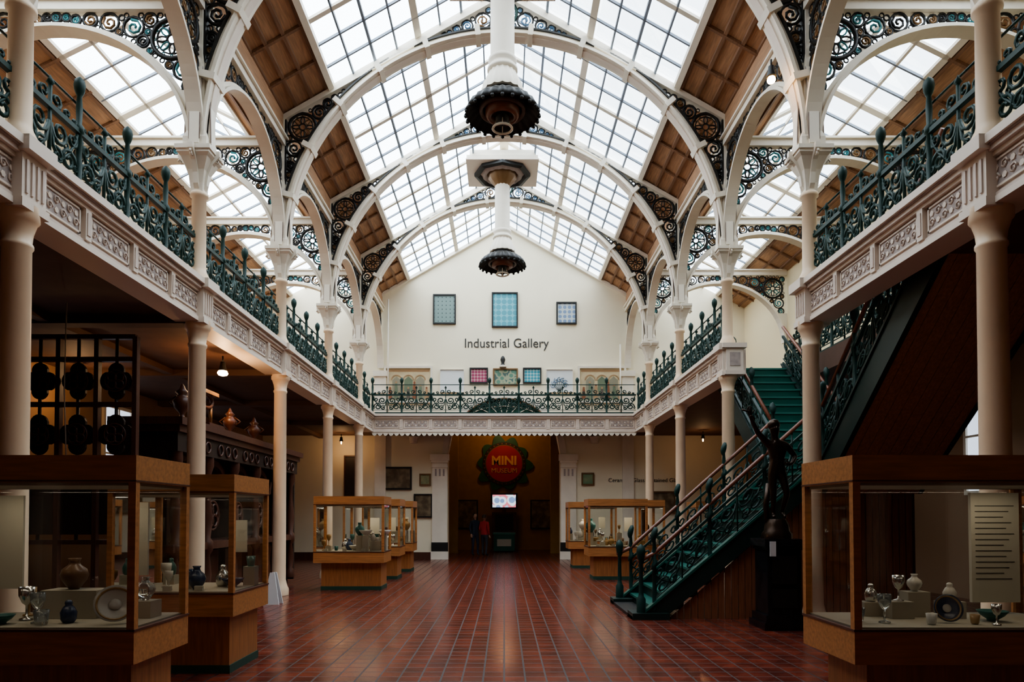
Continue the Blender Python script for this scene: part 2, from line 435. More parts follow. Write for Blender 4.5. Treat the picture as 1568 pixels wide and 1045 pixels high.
for sx in (-1.75, 1.75):
    b = MB(); b.box(sx-.5, sx+.5, 30.9, 30.97, 1, 2.2, mp); b.box(sx-.56, sx+.56, 30.93, 30.99, .94, 2.26, M_black); b.obj('framed_painting')

# ------------------------------------------------------------ roofs
ceil = empty('ceiling')
for s in (-1, 1):
    b = MB(); YA, YB = Y0-.3, YW+.4
    def slab(x0, x1, f, t, m, y0=YA, y1=YB, off=0):
        b.add([(s*x0, y0, f(x0)+off), (s*x1, y0, f(x1)+off), (s*x1, y1, f(x1)+off), (s*x0, y1, f(x0)+off),
               (s*x0, y0, f(x0)+t+off), (s*x1, y0, f(x1)+t+off), (s*x1, y1, f(x1)+t+off), (s*x0, y1, f(x0)+t+off)],
              [(0, 1, 2, 3), (7, 6, 5, 4), (0, 4, 5, 1), (1, 5, 6, 2), (2, 6, 7, 3), (3, 7, 4, 0)], m)
    slab(3.42, W+.1, ROOF, .08, M_timber)
    slab(GA1, XA+.3, aroof, .08, M_timber); slab(W-.02, GA0, aroof, .08, M_timber)
    slab(0, 3.42, ROOF, .1, M_timber, Y0-.3, YG)  # out-of-view bays closed with solid roof to cut light on the foreground
    slab(GA0, AXC, aroof, .1, M_timber, Y0-.3, YG); slab(AXC, GA1, aroof, .1, M_timber, Y0-.3, YG)
    for xr in (3.50, 3.80, 4.1, 4.36): slab(xr-.025, xr+.025, ROOF, .05, M_timrib, off=-.05)
    for xr in (7.72, 8.05, 8.4, 4.65, 5.0): slab(xr-.025, xr+.025, aroof, .05, M_timrib, off=-.05)
    for i in range(int((YB-YA)/U)):
        y = Y0+U*i; slab(3.42, W, ROOF, .06, M_timrib, y-.03, y+.03, -.06); slab(GA1, XA, aroof, .06, M_timrib, y-.03, y+.03, -.06)
    b.obj('timber_lining', ceil)
    b = MB()
    slab(0, .12, ROOF, .12, M_white, off=-.12)
    slab(3.36, 3.46, ROOF, .1, M_white, off=-.1)
    for xr, w_ in ((.45, .015), (.85, .022), (1.27, .015), (1.7, .06), (2.12, .015), (2.55, .022), (2.98, .015)): slab(xr-w_, xr+w_, ROOF, .06, M_white if w_ > .03 else M_bar, YG, YB, -.05)
    for xr, w_ in ((GA0+.03, .05), (5.85, .02), (AXC-.02, .06), (7.1, .02), (GA1-.03, .05)): slab(xr-w_, xr+w_, aroof, .06, M_white, YG, YB, -.05)
    for k in range(1, 7):
        for j in range(6):
            y = COLY[k]+j*S/6
            if y < YG+.05: continue
            w_ = .075 if j == 0 else (.05 if j == 3 else .018)
            mm = M_white if w_ > .03 else M_bar
            slab(.1, 3.4, ROOF, .05, mm, y-w_, y+w_, -.05)
            slab(GA0, AXC, aroof, .05, mm, y-w_, y+w_, -.05); slab(AXC, GA1, aroof, .05, mm, y-w_, y+w_, -.05)
    b.obj('glazing_bars', ceil)
    for (x0, x1, f) in ((.0, 3.42, ROOF), (GA0, AXC, aroof), (AXC, GA1, aroof)):
        g = MB(); g.add([(s*x0, YG, f(x0)+.03), (s*x1, YG, f(x1)+.03), (s*x1, YB, f(x1)+.03), (s*x0, YB, f(x0)+.03)], [(0, 1, 2, 3)], M_sky)
        g.obj('window_2')
        ld = bpy.data.lights.new('skylight_portal', 'AREA'); ld.shape = 'RECTANGLE'
        dx = x1-x0; dz = f(x1)-f(x0); ln = sqrt(dx*dx+dz*dz)
        ld.size = ln; ld.size_y = YB-YG
        try: ld.cycles.is_portal = True
        except Exception: pass
        lo = bpy.data.objects.new('skylight_portal', ld); COL.objects.link(lo)
        xa = Vector((s*dx, 0, dz)).normalized(); ya = Vector((0, 1, 0)); za = xa.cross(ya)
        if za.z < 0: xa = -xa; za = xa.cross(ya)
        lo.matrix_world = Matrix.Translation((s*(x0+x1)/2, (YB+YG)/2, (f(x0)+f(x1))/2+.12)) @ Matrix((xa, ya, za)).transposed().to_4x4()
    boxobj('wall_clerestory', *(sorted((s*(W-.04), s*(W+.08)))), Y0, YW, 9.02, 9.5, M_timber)

# ------------------------------------------------------------ transverse nave truss
def el(cx, cz, rx, rz, a0, a1, n): return [(cx+rx*cos(a0+(a1-a0)*i/n), cz+rz*sin(a0+(a1-a0)*i/n)) for i in range(n+1)]
R = 4.28; ZS = 6.8
rnd = random.Random(3)
def filigree(b, circles, Q, colours, tr=.02):
    for (cu, cw, r) in circles:
        t = min(tr, r*.3)
        b.ring(cu, cw, r*.93, Q, t, M_black, 12, 4)
        if r > .05:
            d = 1 if rnd.random() < .5 else -1
            b.spiral(cu, cw, r*.75, rnd.random()*6, 1.4*d, Q, t*.9, colours[int(rnd.random()*len(colours))], 10)
def nave_truss():
    b = MB(); P = lambda u, w, t: (u, t, w)
    b.strip(el(0, ZS, R, R, 0, pi, 64), el(0, ZS, R+.05, R+.05, 0, pi, 64), P, -.16, .16, M_white)
    b.strip(el(0, ZS, R+.05, R+.05, 0, pi, 64), el(0, ZS, R+.15, R+.15, 0, pi, 64), P, -.05, .05, M_white)
    b.strip(el(0, ZS, R-.02, R-.02, 0, pi, 64), el(0, ZS, R+.0, R+.0, 0, pi, 64), P, -.07, .07, M_fasc2)
    b.strip(el(0, ZS, R+.15, R+.15, 0, pi, 64), el(0, ZS, R+.18, R+.18, 0, pi, 64), P, -.09, .09, M_black)
    for k in range(1, 13):
        a = pi*k/13
        b.box(-.05, .05, -.18, .18, R-.03, R+.19, M_white, lambda x, y, z, a=a: ((z)*cos(a)-x*sin(a), y, ZS+z*sin(a)+x*cos(a)))
    Ro = R+.18
    bd = [(Ro*cos(pi/2*i/150), ZS+Ro*sin(pi/2*i/150)) for i in range(151)]
    bd += [(4.33, 8+1.6*i/40) for i in range(41)]+[(W*i/100, ROOF(W*i/100)-.17) for i in range(101)]+[(3.9+.45*i/10, 8.1) for i in range(11)]
    ins = lambda u, w: u < 4.33 and w > 8.1 and u*u+(w-ZS)**2 > Ro*Ro and w < ROOF(u)-.17
    cs = pack(ins, bd, (0, 4.33, 8.1, 11.9), [(4.0, 9.27, .29), (0, 11.6, .26)], .035, .17, 60)
    for s in (-1, 1):
        b.prism([(0, RIDGE-.05), (s*W, ROOF(W)-.05), (s*W, ROOF(W)-.16), (0, RIDGE-.18)], P, -.09, .09, M_white)
        Q = lambda u, w, t, s=s: (s*u, t, w)
        pts = [(sqrt((R+.1)**2-(z-ZS)**2), z) for z in [ZS+1.3*i/8 for i in range(9)]]
        b.prism([(4.45, ZS)]+pts[1:]+[(4.45, ZS+1.3)], Q, -.035, .035, M_white)
        b.box(min(s*4.34, s*4.5), max(s*4.34, s*4.5), -.09, .09, ZS, 9.5, M_white)
        b.box(min(s*4.31, s*4.34), max(s*4.31, s*4.34), -.06, .06, 8.1, 9.5, M_black)
        b.rosette(4.0, 9.27, .27, Q, M_black, M_gold)
        filigree(b, [c for c in cs if c[0] > 1.9], Q, (M_black, M_black, M_gold), .026)
        filigree(b, [c for c in cs if c[0] <= 1.9], Q, (M_blue, M_iron, M_gold, M_blue), .022)
    b.rosette(0, 11.58, .25, P, M_iron, M_blue)
    return b
tr = nave_truss().obj('nave_roof_arch')
tr.location = (0, COLY[0]+.1, 0)
for y in COLY[1:]: inst('nave_roof_arch', tr.data, (0, y, 0))

def side_arch(half, y_mode, beam=(8.86, 9.02), width=.13, acc=M_teal):
    b = MB()
    P = (lambda u, w, t: (t, u, w)) if y_mode else (lambda u, w, t: (u, t, w))
    rx = half-.12; rz = 1.78
    b.strip(el(0, ZS, rx, rz, 0, pi, 36), el(0, ZS, rx+.05, rz+.05, 0, pi, 36), P, -width, width, M_white)
    b.strip(el(0, ZS, rx+.05, rz+.05, 0, pi, 36), el(0, ZS, rx+.11, rz+.11, 0, pi, 36), P, -.045, .045, M_white)
    b.prism([(-half, beam[0]), (half, beam[0]), (half, beam[1]), (-half, beam[1])], P, -.08, .08, M_white)
    b.prism([(-half, beam[1]-.03), (half, beam[1]-.03), (half, beam[1]+.01), (-half, beam[1]+.01)], P, -.13, .13, M_white)
    ex, ez = rx+.11, rz+.11
    bd = [(ex*cos(pi/2*i/100), ZS+ez*sin(pi/2*i/100)) for i in range(101)]+[(half-.06, 7.5+1.4*i/40) for i in range(41)]+[(half*i/60, beam[0]) for i in range(61)]
    ins = lambda u, w: u < half-.06 and 7.7 < w < beam[0] and (u/ex)**2+((w-ZS)/ez)**2 > 1
    cs = pack(ins, bd, (0, half, 7.7, 8.86), [(half-.42, 8.47, .31)], .032, .16, 40)
    for s in (-1, 1):
        Q = lambda u, w, t, s=s: P(s*u, w, t)
        zz_ = [ZS+.9*i/6 for i in range(7)]
        pts = [((rx+.08)*sqrt(max(0, 1-((z-ZS)/(rz+.08))**2)), z) for z in zz_]
        b.prism([(half, ZS)]+pts[1:]+[(half, ZS+.9)], Q, -.03, .03, M_white)
        b.rosette(half-.42, 8.47, .29, Q, M_black, acc)
        filigree(b, cs, Q, (M_black, acc, M_gold), .022)
    return b
aa = side_arch(2.1, False).obj('aisle_roof_arch'); aa.location = (-AXC, COLY[0]+.1, 0)
inst('aisle_roof_arch', aa.data, (AXC, COLY[0]+.1, 0))
for y in COLY[1:]:
    for s in (-1, 1): inst('aisle_roof_arch', aa.data, (s*AXC, y, 0))
la = side_arch(S/2, True, width=.11, acc=M_gold).obj('arcade_arch'); la.location = (-W, (COLY[0]+COLY[1])/2, 0)
for k in range(7):
    y = COLY[k]+S/2
    for s in (-1, 1):
        if k == 0 and s == -1: continue
        inst('arcade_arch', la.data, (s*W, y, 0))

# ------------------------------------------------------------ columns
def column():
    b = MB()
    b.lathe([(.19, 0), (.19, .12), (.16, .18), (.145, .24), (.132, .3), (.116, 3.95), (.13, 3.97), (.13, 4.0), (.116, 4.02), (.125, 4.1), (.155, 4.2), (.175, 4.22), (.175, 4.34)], (0, 0, 0), 20, M_cream)
    b.lathe([(.15, 4.86), (.15, 4.98), (.115, 5.05), (.103, 5.1), (.098, 6.12), (.125, 6.14), (.125, 6.19), (.1, 6.21)], (0, 0, 0), 18, M_cream)
    def sq(a, z): return [(-a, -a, z), (a, -a, z), (a, a, z), (-a, a, z)]
    vs = []; lv = [(.085, 6.2), (.09, 6.32), (.12, 6.5), (.19, 6.66), (.23, 6.7), (.23, 6.76), (.17, 6.79), (.17, 6.95), (.11, 7.1), (.10, 7.9), (.05, 8.3)]
    for a, z in lv: vs += sq(a, z)
    fs = []
    for i in range(len(lv)-1):
        for k in range(4): fs.append((i*4+k, i*4+(k+1) % 4, i*4+4+(k+1) % 4, i*4+4+k))
    b.add(vs, fs, M_white)
    for k in range(4):
        a = k*pi/2
        def Q(u, w, t, a=a): return (u*cos(a)-t*sin(a), u*sin(a)+t*cos(a), w)
        b.prism([(.08, 6.22), (.12, 6.3), (.14, 6.45), (.2, 6.6), (.3, 6.72), (.3, 6.8), (.1, 6.8)], Q, -.035, .035, M_white)
        b.spiral(.26, 6.66, .05, 0, 1.2, Q, .018, M_white, 8)
        b.prism([(.1, 6.8), (.2, 6.84), (.18, 7.6), (.1, 8.0)], Q, -.07, .07, M_white)
        for dt in (-.075, .075): b.tube([Q(.19, 6.9, dt), Q(.17, 7.6, dt), Q(.1, 8.0, dt)], .008, M_fgrey, 4)
    b.box(-.25, .25, -.25, .25, 6.74, 6.8, M_white); b.box(-.2, .2, -.2, .2, 6.69, 6.74, M_fasc2)
    return b
cm = column().obj('cast_iron_column'); cm.location = (-W, COLY[0]+.15, 0)
for k, y in enumerate(COLY):
    for s in (-1, 1):
        if k == 0 and s == -1: continue
        inst('cast_iron_column', cm.data, (s*W, y+(.15 if k == 0 else 0), 0))

# ------------------------------------------------------------ balcony units
def scroll_panel(b, L, P, iron=M_iron, posts=True, tall=True, T=1.45):
    def Q(u, w, t=0): return P(u, w, t)
    b.prism([(0, .03), (L, .03), (L, .07), (0, .07)], Q, -.02, .02, iron)
    b.prism([(0, .62), (L, .62), (L, .67), (0, .67)], Q, -.028, .028, iron)
    b.prism([(0, .14), (L, .14), (L, .155), (0, .155)], Q, -.01, .01, iron)
    m = L/2
    for s in (-1, 1):
        q = lambda u, w, t=0, s=s: Q(m+s*u, w, t)
        b.spiral(.15, .46, .125, pi, 1.5, q, .015*T, iron, 14)
        b.spiral(.29, .26, .12, 0, 1.5, q, .015*T, iron, 14)
        b.tube([q(.02, .5), q(.05, .3), q(.15, .18), q(.3, .34), q(.4, .5), q(.42, .6)], .013*T, iron, 4)
        b.spiral(.12, .22, .085, 2, -1.3, q, .013*T, iron, 10)
        b.spiral(.35, .5, .085, 1, -1.3, q, .013*T, iron, 10)
        b.spiral(.41, .22, .04, 1, 1.1, q, .012*T, iron, 7)
        b.ring(.25, .39, .03, q, .01*T, iron, 7, 3)
        if tall:
            b.spiral(.09, .75, .075, pi*1.5, 1.2, q, .013*T, iron, 10); b.spiral(.26, .72, .05, pi*1.5, -1.2, q, .012*T, iron, 8); b.spiral(.37, .70, .035, pi*1.5, 1.2, q, .012*T, iron, 7)
    b.tube([Q(m, .05), Q(m, .86)], .013*T, iron, 4)
    if tall: b.lathe([(.0, 0), (.04, .04), (.0, .12)], (0, 0, 0), 6, iron, P=lambda x, y, z: Q(m+x, .84+z, y))
    if posts:
        b.lathe([(.045, 0), (.045, .05), (.03, .08), (.038, .3), (.03, .36), (.03, .62), (.05, .64), (.05, .7), (.028, .73), (.034, .9), (.024, 1.02), (.038, 1.05), (.052, 1.09), (.058, 1.14), (.048, 1.19), (.01, 1.23)], (0, 0, 0), 10, iron, P=lambda x, y, z: Q(x, z, y))
b = MB(); scroll_panel(b, U, lambda u, w, t: (u, t+.07, w+4.9))
b.tube([(0, .15, 5.9), (U, .15, 5.9)], .014, M_iron, 5)
rail_o = b.obj('railing_panel'); rail_me = rail_o.data; bpy.data.objects.remove(rail_o)
b = MB()
b.box(0, U, .0, .4, 4.36, 4.84, M_fascia)
b.box(0, U, -.05, .3, 4.30, 4.36, M_fasc2); b.box(0, U, -.03, .1, 4.36, 4.40, M_fascia)
b.box(0, U, -.05, .1, 4.72, 4.76, M_fasc2); b.box(0, U, -.09, .2, 4.76, 4.81, M_fascia); b.box(0, U, -.14, .4, 4.82, 4.9, M_fasc2); b.box(0, U, -.11, .2, 4.805, 4.82, M_fgrey)
b.box(.10, U-.10, -.008, .0, 4.45, 4.68, M_fgrey)
for z in (4.44, 4.68): b.box(.09, U-.09, -.02, 0, z, z+.02, M_fasc2)
for x in (.09, U-.11): b.box(x, x+.02, -.02, 0, 4.44, 4.7, M_fasc2)
b.box(-.05, .05, -.05, 0, 4.40, 4.73, M_fasc2); b.box(-.03, .03, -.06, -.05, 4.45, 4.68, M_fascia)
Q = lambda u, w, t: (u, t-.012, w)
for k in range(7):
    u = .15+k*.1
    b.spiral(u, 4.57+(.045 if k % 2 else -.045), .05, 0, 1.3, Q, .012, M_fascia, 7)
    b.disc(u, 4.57+(-.05 if k % 2 else .05), .03, Q, -.006, .01, M_fasc2, 6)
fo = b.obj('fascia_panel'); fas_me = fo.data; bpy.data.objects.remove(fo)
b = MB()
b.box(-.16, .16, -.11, .02, 4.34, 4.78, M_fasc2); b.box(-.19, .19, -.19, .02, 4.78, 4.91, M_fasc2); b.box(-.18, .18, -.13, .02, 4.28, 4.36, M_fasc2)
for k in range(4): b.box(-.12+k*.07, -.09+k*.07, -.125, -.1, 4.42, 4.72, M_fascia)
co_ = b.obj('console'); con_me = co_.data; bpy.data.objects.remove(co_)
def run_units(par, origin, rz, n, sx=1, u=U):
    for i in range(n):
        d = Vector((cos(rz), sin(rz), 0))*u*i*1.0
        inst('fascia_panel', fas_me, (origin[0]+d.x, origin[1]+d.y, 0), rz, par, (sx, 1, 1))
        inst('railing_panel', rail_me, (origin[0]+d.x, origin[1]+d.y, 0), rz, par, (sx, 1, 1))
XF = 4.36
bl = empty('gallery_balcony'); run_units(bl, (-XF, Y0), pi/2, 26)
for y in COLY[1:]: inst('console', con_me, (-XF, y, 0), pi/2, bl)
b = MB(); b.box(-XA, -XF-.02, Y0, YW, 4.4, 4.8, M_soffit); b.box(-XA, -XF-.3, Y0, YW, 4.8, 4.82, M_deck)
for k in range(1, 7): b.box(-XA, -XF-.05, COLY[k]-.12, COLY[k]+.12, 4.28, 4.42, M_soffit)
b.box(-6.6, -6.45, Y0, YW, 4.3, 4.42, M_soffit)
b.obj('deck', bl)
br_ = empty('gallery_balcony')
run_units(br_, (XF, Y0+12*U), -pi/2, 12); run_units(br_, (XF, YE), -pi/2, 10)
for y in COLY[1:]: inst('console', con_me, (XF, y, 0), -pi/2, br_)
b = MB()
YS0, YS1 = 7.35, 15.2
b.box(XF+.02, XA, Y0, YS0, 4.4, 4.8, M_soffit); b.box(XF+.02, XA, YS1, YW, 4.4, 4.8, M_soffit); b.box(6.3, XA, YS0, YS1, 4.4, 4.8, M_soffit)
b.box(XF+.1, 4.68, YS0, 9.95, 4.36, 4.86, M_fascia)
b.box(XF+.1, 4.60, COLY[4]-.1, YS1, 4.36, 4.86, M_fascia)
for y0, y1 in ((9.73, 9.98), (COLY[4]-.2, COLY[4]+.02)):
    b.box(XF-.05, 4.64, y0, y1, 4.36, 4.82, M_fasc2); b.box(XF-.13, 4.70, y0-.04, y1+.04, 4.81, 4.9, M_fasc2); b.box(XF-.08, 4.67, y0-.02, y1+.02, 4.29, 4.37, M_fasc2); b.box(XF+.02, 4.58, y0-.01, y1+.01, 4.46, 4.72, M_fgrey)
b.obj('deck', br_)
be = empty('gallery_balcony')
ne = 9; ue = 2*XF/ne; run_units(be, (-XF, YE), 0, ne, ue/U, ue)
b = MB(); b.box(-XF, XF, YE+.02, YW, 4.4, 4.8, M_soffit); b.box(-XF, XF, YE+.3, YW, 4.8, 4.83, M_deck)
Pp = lambda u, w, t: (u, YE-.03+t, w)
for i in range(48):
    u0 = -XF+2*XF*i/48; w = 2*XF/48
    b.prism([(u0, 4.31), (u0+w, 4.31), (u0+w, 4.26), (u0+w*.8, 4.2), (u0+w*.5, 4.17), (u0+w*.2, 4.2), (u0, 4.26)], Pp, 0, .03, M_white)
b.obj('deck', be)

# ------------------------------------------------------------ staircase
st = empty('iron_staircase')
LX0, LX1, LY0, LY1, LH = 2.25, 4.75, 10.25, 12.15, 2.22
b = MB(); n = 12; rn = (LX1-LX0)/n; rs = LH/n
for i in range(n):
    x = LX0+i*rn
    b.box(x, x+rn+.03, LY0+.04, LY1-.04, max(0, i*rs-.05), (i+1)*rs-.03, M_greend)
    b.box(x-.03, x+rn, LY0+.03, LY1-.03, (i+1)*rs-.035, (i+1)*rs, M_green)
sl = LH/(LX1-LX0)
for y in (LY0, LY1):
    b.prism([(LX0-.15, 0), (LX0-.15, .12), (LX1, LH+.12), (LX1, LH-.22), (LX0+.12, 0)], lambda u, w, t: (u, t, w), y-.035, y+.035, M_greend)
    b.prism([(LX0-.15, .10), (LX0-.15, .14), (LX1, LH+.14), (LX1, LH+.10)], lambda u, w, t: (u, t, w), y-.06, y+.06, M_green)
b.box(LX1-.02, 6.25, LY0-.03, LY1+.03, LH-.18, LH, M_greend)
b.box(LX0-.35, LX0+.2, LY0-.12, LY0+.3, 0, .1, M_greend); b.box(LX0-.35, LX0-.02, LY0-.1, LY1+.1, 0, .05, M_black); b.box(LX0-.35, LX0+.2, LY1-.25, LY1+.12, 0, .1, M_greend)
b.obj('lower_flight', st)
b = MB()
nb_ = 22
for i in range(nb_):
    x0 = LX0+.25+i*(LX1-LX0-.25)/nb_; x1 = x0+(LX1-LX0-.25)/nb_-.012
    b.prism([(x0, 0), (x1, 0), (x1, (x1-LX0)*sl-.2), (x0, max(.02, (x0-LX0)*sl-.2))], lambda u, w, t: (u, t, w), LY0+.03, LY0+.06, M_board)
for i in range(14):
    x0 = LX1+i*.1; b.box(x0, x0+.088, LY0+.03, LY0+.06, 0, LH-.18, M_board)
b.box(LX1+.0, 6.2, LY0+.06, LY1-.06, 0, LH-.2, M_soffit)
b.obj('boarding', st)
SX0, SX1 = 4.8, 6.25
for nm, ya, yb in (('far_flight', LY1, YS1), ('near_flight', LY0, YS0)):
    b = MB(); n = 13; dy = (yb-ya)/n; H = 4.8-LH; rs = H/n
    for i in range(n):
        y0, y1 = sorted((ya+i*dy, ya+(i+1)*dy)); z = LH+i*rs
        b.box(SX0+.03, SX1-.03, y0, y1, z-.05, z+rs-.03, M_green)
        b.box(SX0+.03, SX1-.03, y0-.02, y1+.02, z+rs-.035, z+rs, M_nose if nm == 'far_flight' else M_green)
    PY = lambda u, w, t: (t, u, w)
    for x in (SX0, SX1):
        b.prism([(ya, LH-.34), (ya, LH+.14), (yb, 4.8+.14), (yb, 4.8-.40)], PY, x-.035, x+.035, M_greend)
        b.prism([(ya, LH+.12), (ya, LH+.16), (yb, 4.8+.16), (yb, 4.8+.12)], PY, x-.06, x+.06, M_greend)
    nbd = 9
    for i in range(nbd):
        xa = SX0+(SX1-SX0)*i/nbd
        b.prism([(ya, LH-.34), (ya, LH-.30), (yb, 4.8-.32), (yb, 4.8-.36)], PY, xa+.004, xa+(SX1-SX0)/nbd-.004, M_boards)
    for x in (SX0, SX1):
        L_ = abs(yb-ya)/3; sg_ = 1 if yb > ya else -1; k = H/abs(yb-ya)
        for j in range(3):
            scroll_panel(b, L_, lambda u, w, t, j=j, x=x: (x+t, ya+sg_*(j*L_+u), LH+.12+(j*L_+u)*k+w), tall=False)
        b.tube([(x, ya, LH+.98), (x, yb, 4.8+.98)], .035, M_hand, 6)
    b.obj(nm, st)
b = MB()
for y in (LY0, LY1):
    for j in range(3):
        L_ = (LX1-LX0)/3
        scroll_panel(b, L_, lambda u, w, t, j=j, y=y: (LX0+j*L_+u, y+t, .14+(j*L_+u)*sl+w), tall=False, T=1.1)
    pts = [(LX0-.25, y, .86), (LX0-.12, y, .92)]+[(LX0+u*(LX1-LX0)/8, y, .98+u*(LX1-LX0)/8*sl) for u in range(9)]
    b.tube(pts, .035, M_hand, 6)
    b.lathe([(.07, .1), (.07, .3), (.045, .34), (.035, .4), (.03, .82), (.05, .86), (.06, .95), (.07, 1.0), (.06, 1.07), (.01, 1.12)], (LX0-.2, y, 0), 12, M_iron)
b.tube([(SX1, LY0, LH+.9), (SX1, LY1, LH+.9)], .03, M_hand, 6)
scroll_panel(b, LY1-LY0, lambda u, w, t: (SX1+t, LY0+u, LH+w), tall=False)
b.obj('balustrade', st)
b = MB(); LL = (YS1-YS0)/8
for j in range(8): scroll_panel(b, LL, lambda u, w, t, j=j: (6.4+t, YS0+j*LL+u, 4.8+w))
b.obj('stairwell_railing')

# ------------------------------------------------------------ pendant ventilators
def pendant():
    b = MB(); z = 8.62
    b.lathe([(.21, z+1.0), (.21, 11.85)], (0, 0, 0), 28, M_white, sc=.015, scn=14)
    b.lathe([(.36, z+.40), (.355, z+.5), (.25, z+.72), (.23, z+.78)], (0, 0, 0), 48, M_white, sc=.05, scn=16)
    b.lathe([(.23, z+.78), (.27, z+.8), (.27, z+.85), (.22, z+.88), (.22, z+.93), (.25, z+.96), (.25, z+1.02), (.21, z+1.05)], (0, 0, 0), 28, M_white)
    b.lathe([(.30, z+.40), (.30, z+.30)], (0, 0, 0), 24, M_black)
    b.lathe([(.30, z+.34), (.42, z+.30), (.58, z+.18), (.66, z+.02), (.64, z+.02), (.56, z+.13), (.42, z+.22), (.36, z+.24)], (0, 0, 0), 96, M_black, sc=.035, scn=24, cap=False)
    for k in range(24):
        a = 2*pi*k/24; b.lathe([(.0, 0), (.03, .02), (.035, .05), (.0, .09)], (.65*cos(a), .65*sin(a), z-.04), 6, M_black)
    b.lathe([(.40, z+.26), (.42, z+.12), (.40, z+.06), (.36, z+.06), (.34, z+.12)], (0, 0, 0), 28, M_dark2, cap=False)
    b.lathe([(.30, z+.28), (.30, z+.0), (.24, z-.04), (.2, z-.02), (.2, z+.1)], (0, 0, 0), 28, M_hand)
    b.lathe([(.12, z+.2), (.12, z-.1), (.1, z-.12)], (0, 0, 0), 16, M_black)
    b.ring(0, 0, .17, lambda u, w, t: (u, w, z-.22), .022, M_white, 20)
    for k in range(4): b.tube([(.16*cos(k*pi/2), .16*sin(k*pi/2), z-.22), (.1*cos(k*pi/2), .1*sin(k*pi/2), z-.05)], .012, M_white, 4)
    q = 11.32
    b.box(-.98, .98, -.75, .75, q, q+.12, M_white); b.box(-.9, .9, -.68, .68, q+.12, q+.3, M_white)
    b.box(-1.0, 1.0, -.78, .78, q-.02, q+.02, M_fasc2)
    b.lathe([(.80, q-.02), (.80, q-.10), (.70, q-.13), (.6, q-.03)], (0, 0, 0), 8, M_black, smooth=False)
    b.lathe([(.6, q-.05), (.5, q-.14), (.42, q-.05)], (0, 0, 0), 32, M_fgrey, sc=.03, scn=16)
    b.lathe([(.42, q-.04), (.38, q-.2), (.28, q-.3), (.24, q-.36), (.21, q-.4)], (0, 0, 0), 32, M_gold, sc=.05, scn=12)
    return b
pd = pendant().obj('pendant_ventilator'); pd.location = (-.03, 11.9, 0)
inst('pendant_ventilator', pd.data, (-.05, 19.2, 0))

# ------------------------------------------------------------ display cases
PROF = {
 'goblet': [(.045, 0), (.045, .008), (.008, .02), (.008, .1), (.03, .12), (.05, .17), (.052, .23), (.048, .23), (.045, .17), (.01, .13)],
 'vase': [(.04, 0), (.05, .01), (.1, .08), (.115, .13), (.1, .18), (.05, .22), (.04, .25), (.055, .28), (.045, .28)],
 'bowl': [(.05, 0), (.05, .015), (.1, .05), (.14, .1), (.13, .1), (.09, .06), (.0, .03)],
 'jar': [(.05, 0), (.07, .03), (.075, .1), (.05, .15), (.03, .17), (.035, .19), (.03, .21), (.01, .22)],
 'cup': [(.03, 0), (.035, .01), (.045, .09), (.04, .09), (.03, .02)],
}
M_cer = [mat('ceramic_brown', (.16, .09, .05), .3), mat('ceramic_white', (.6, .58, .52), .25), mat('ceramic_blue', (.04, .06, .12), .25), mat('ceramic_teal', (.04, .14, .13), .3), mat('ceramic_ochre', (.35, .22, .09), .3), mat('silver', (.6, .6, .58), .2, 1)]
M_cglass = mat('clear_glassware', (.75, .8, .8), .08); M_cglass.node_tree.nodes['Principled BSDF'].inputs['Transmission Weight'].default_value = .9
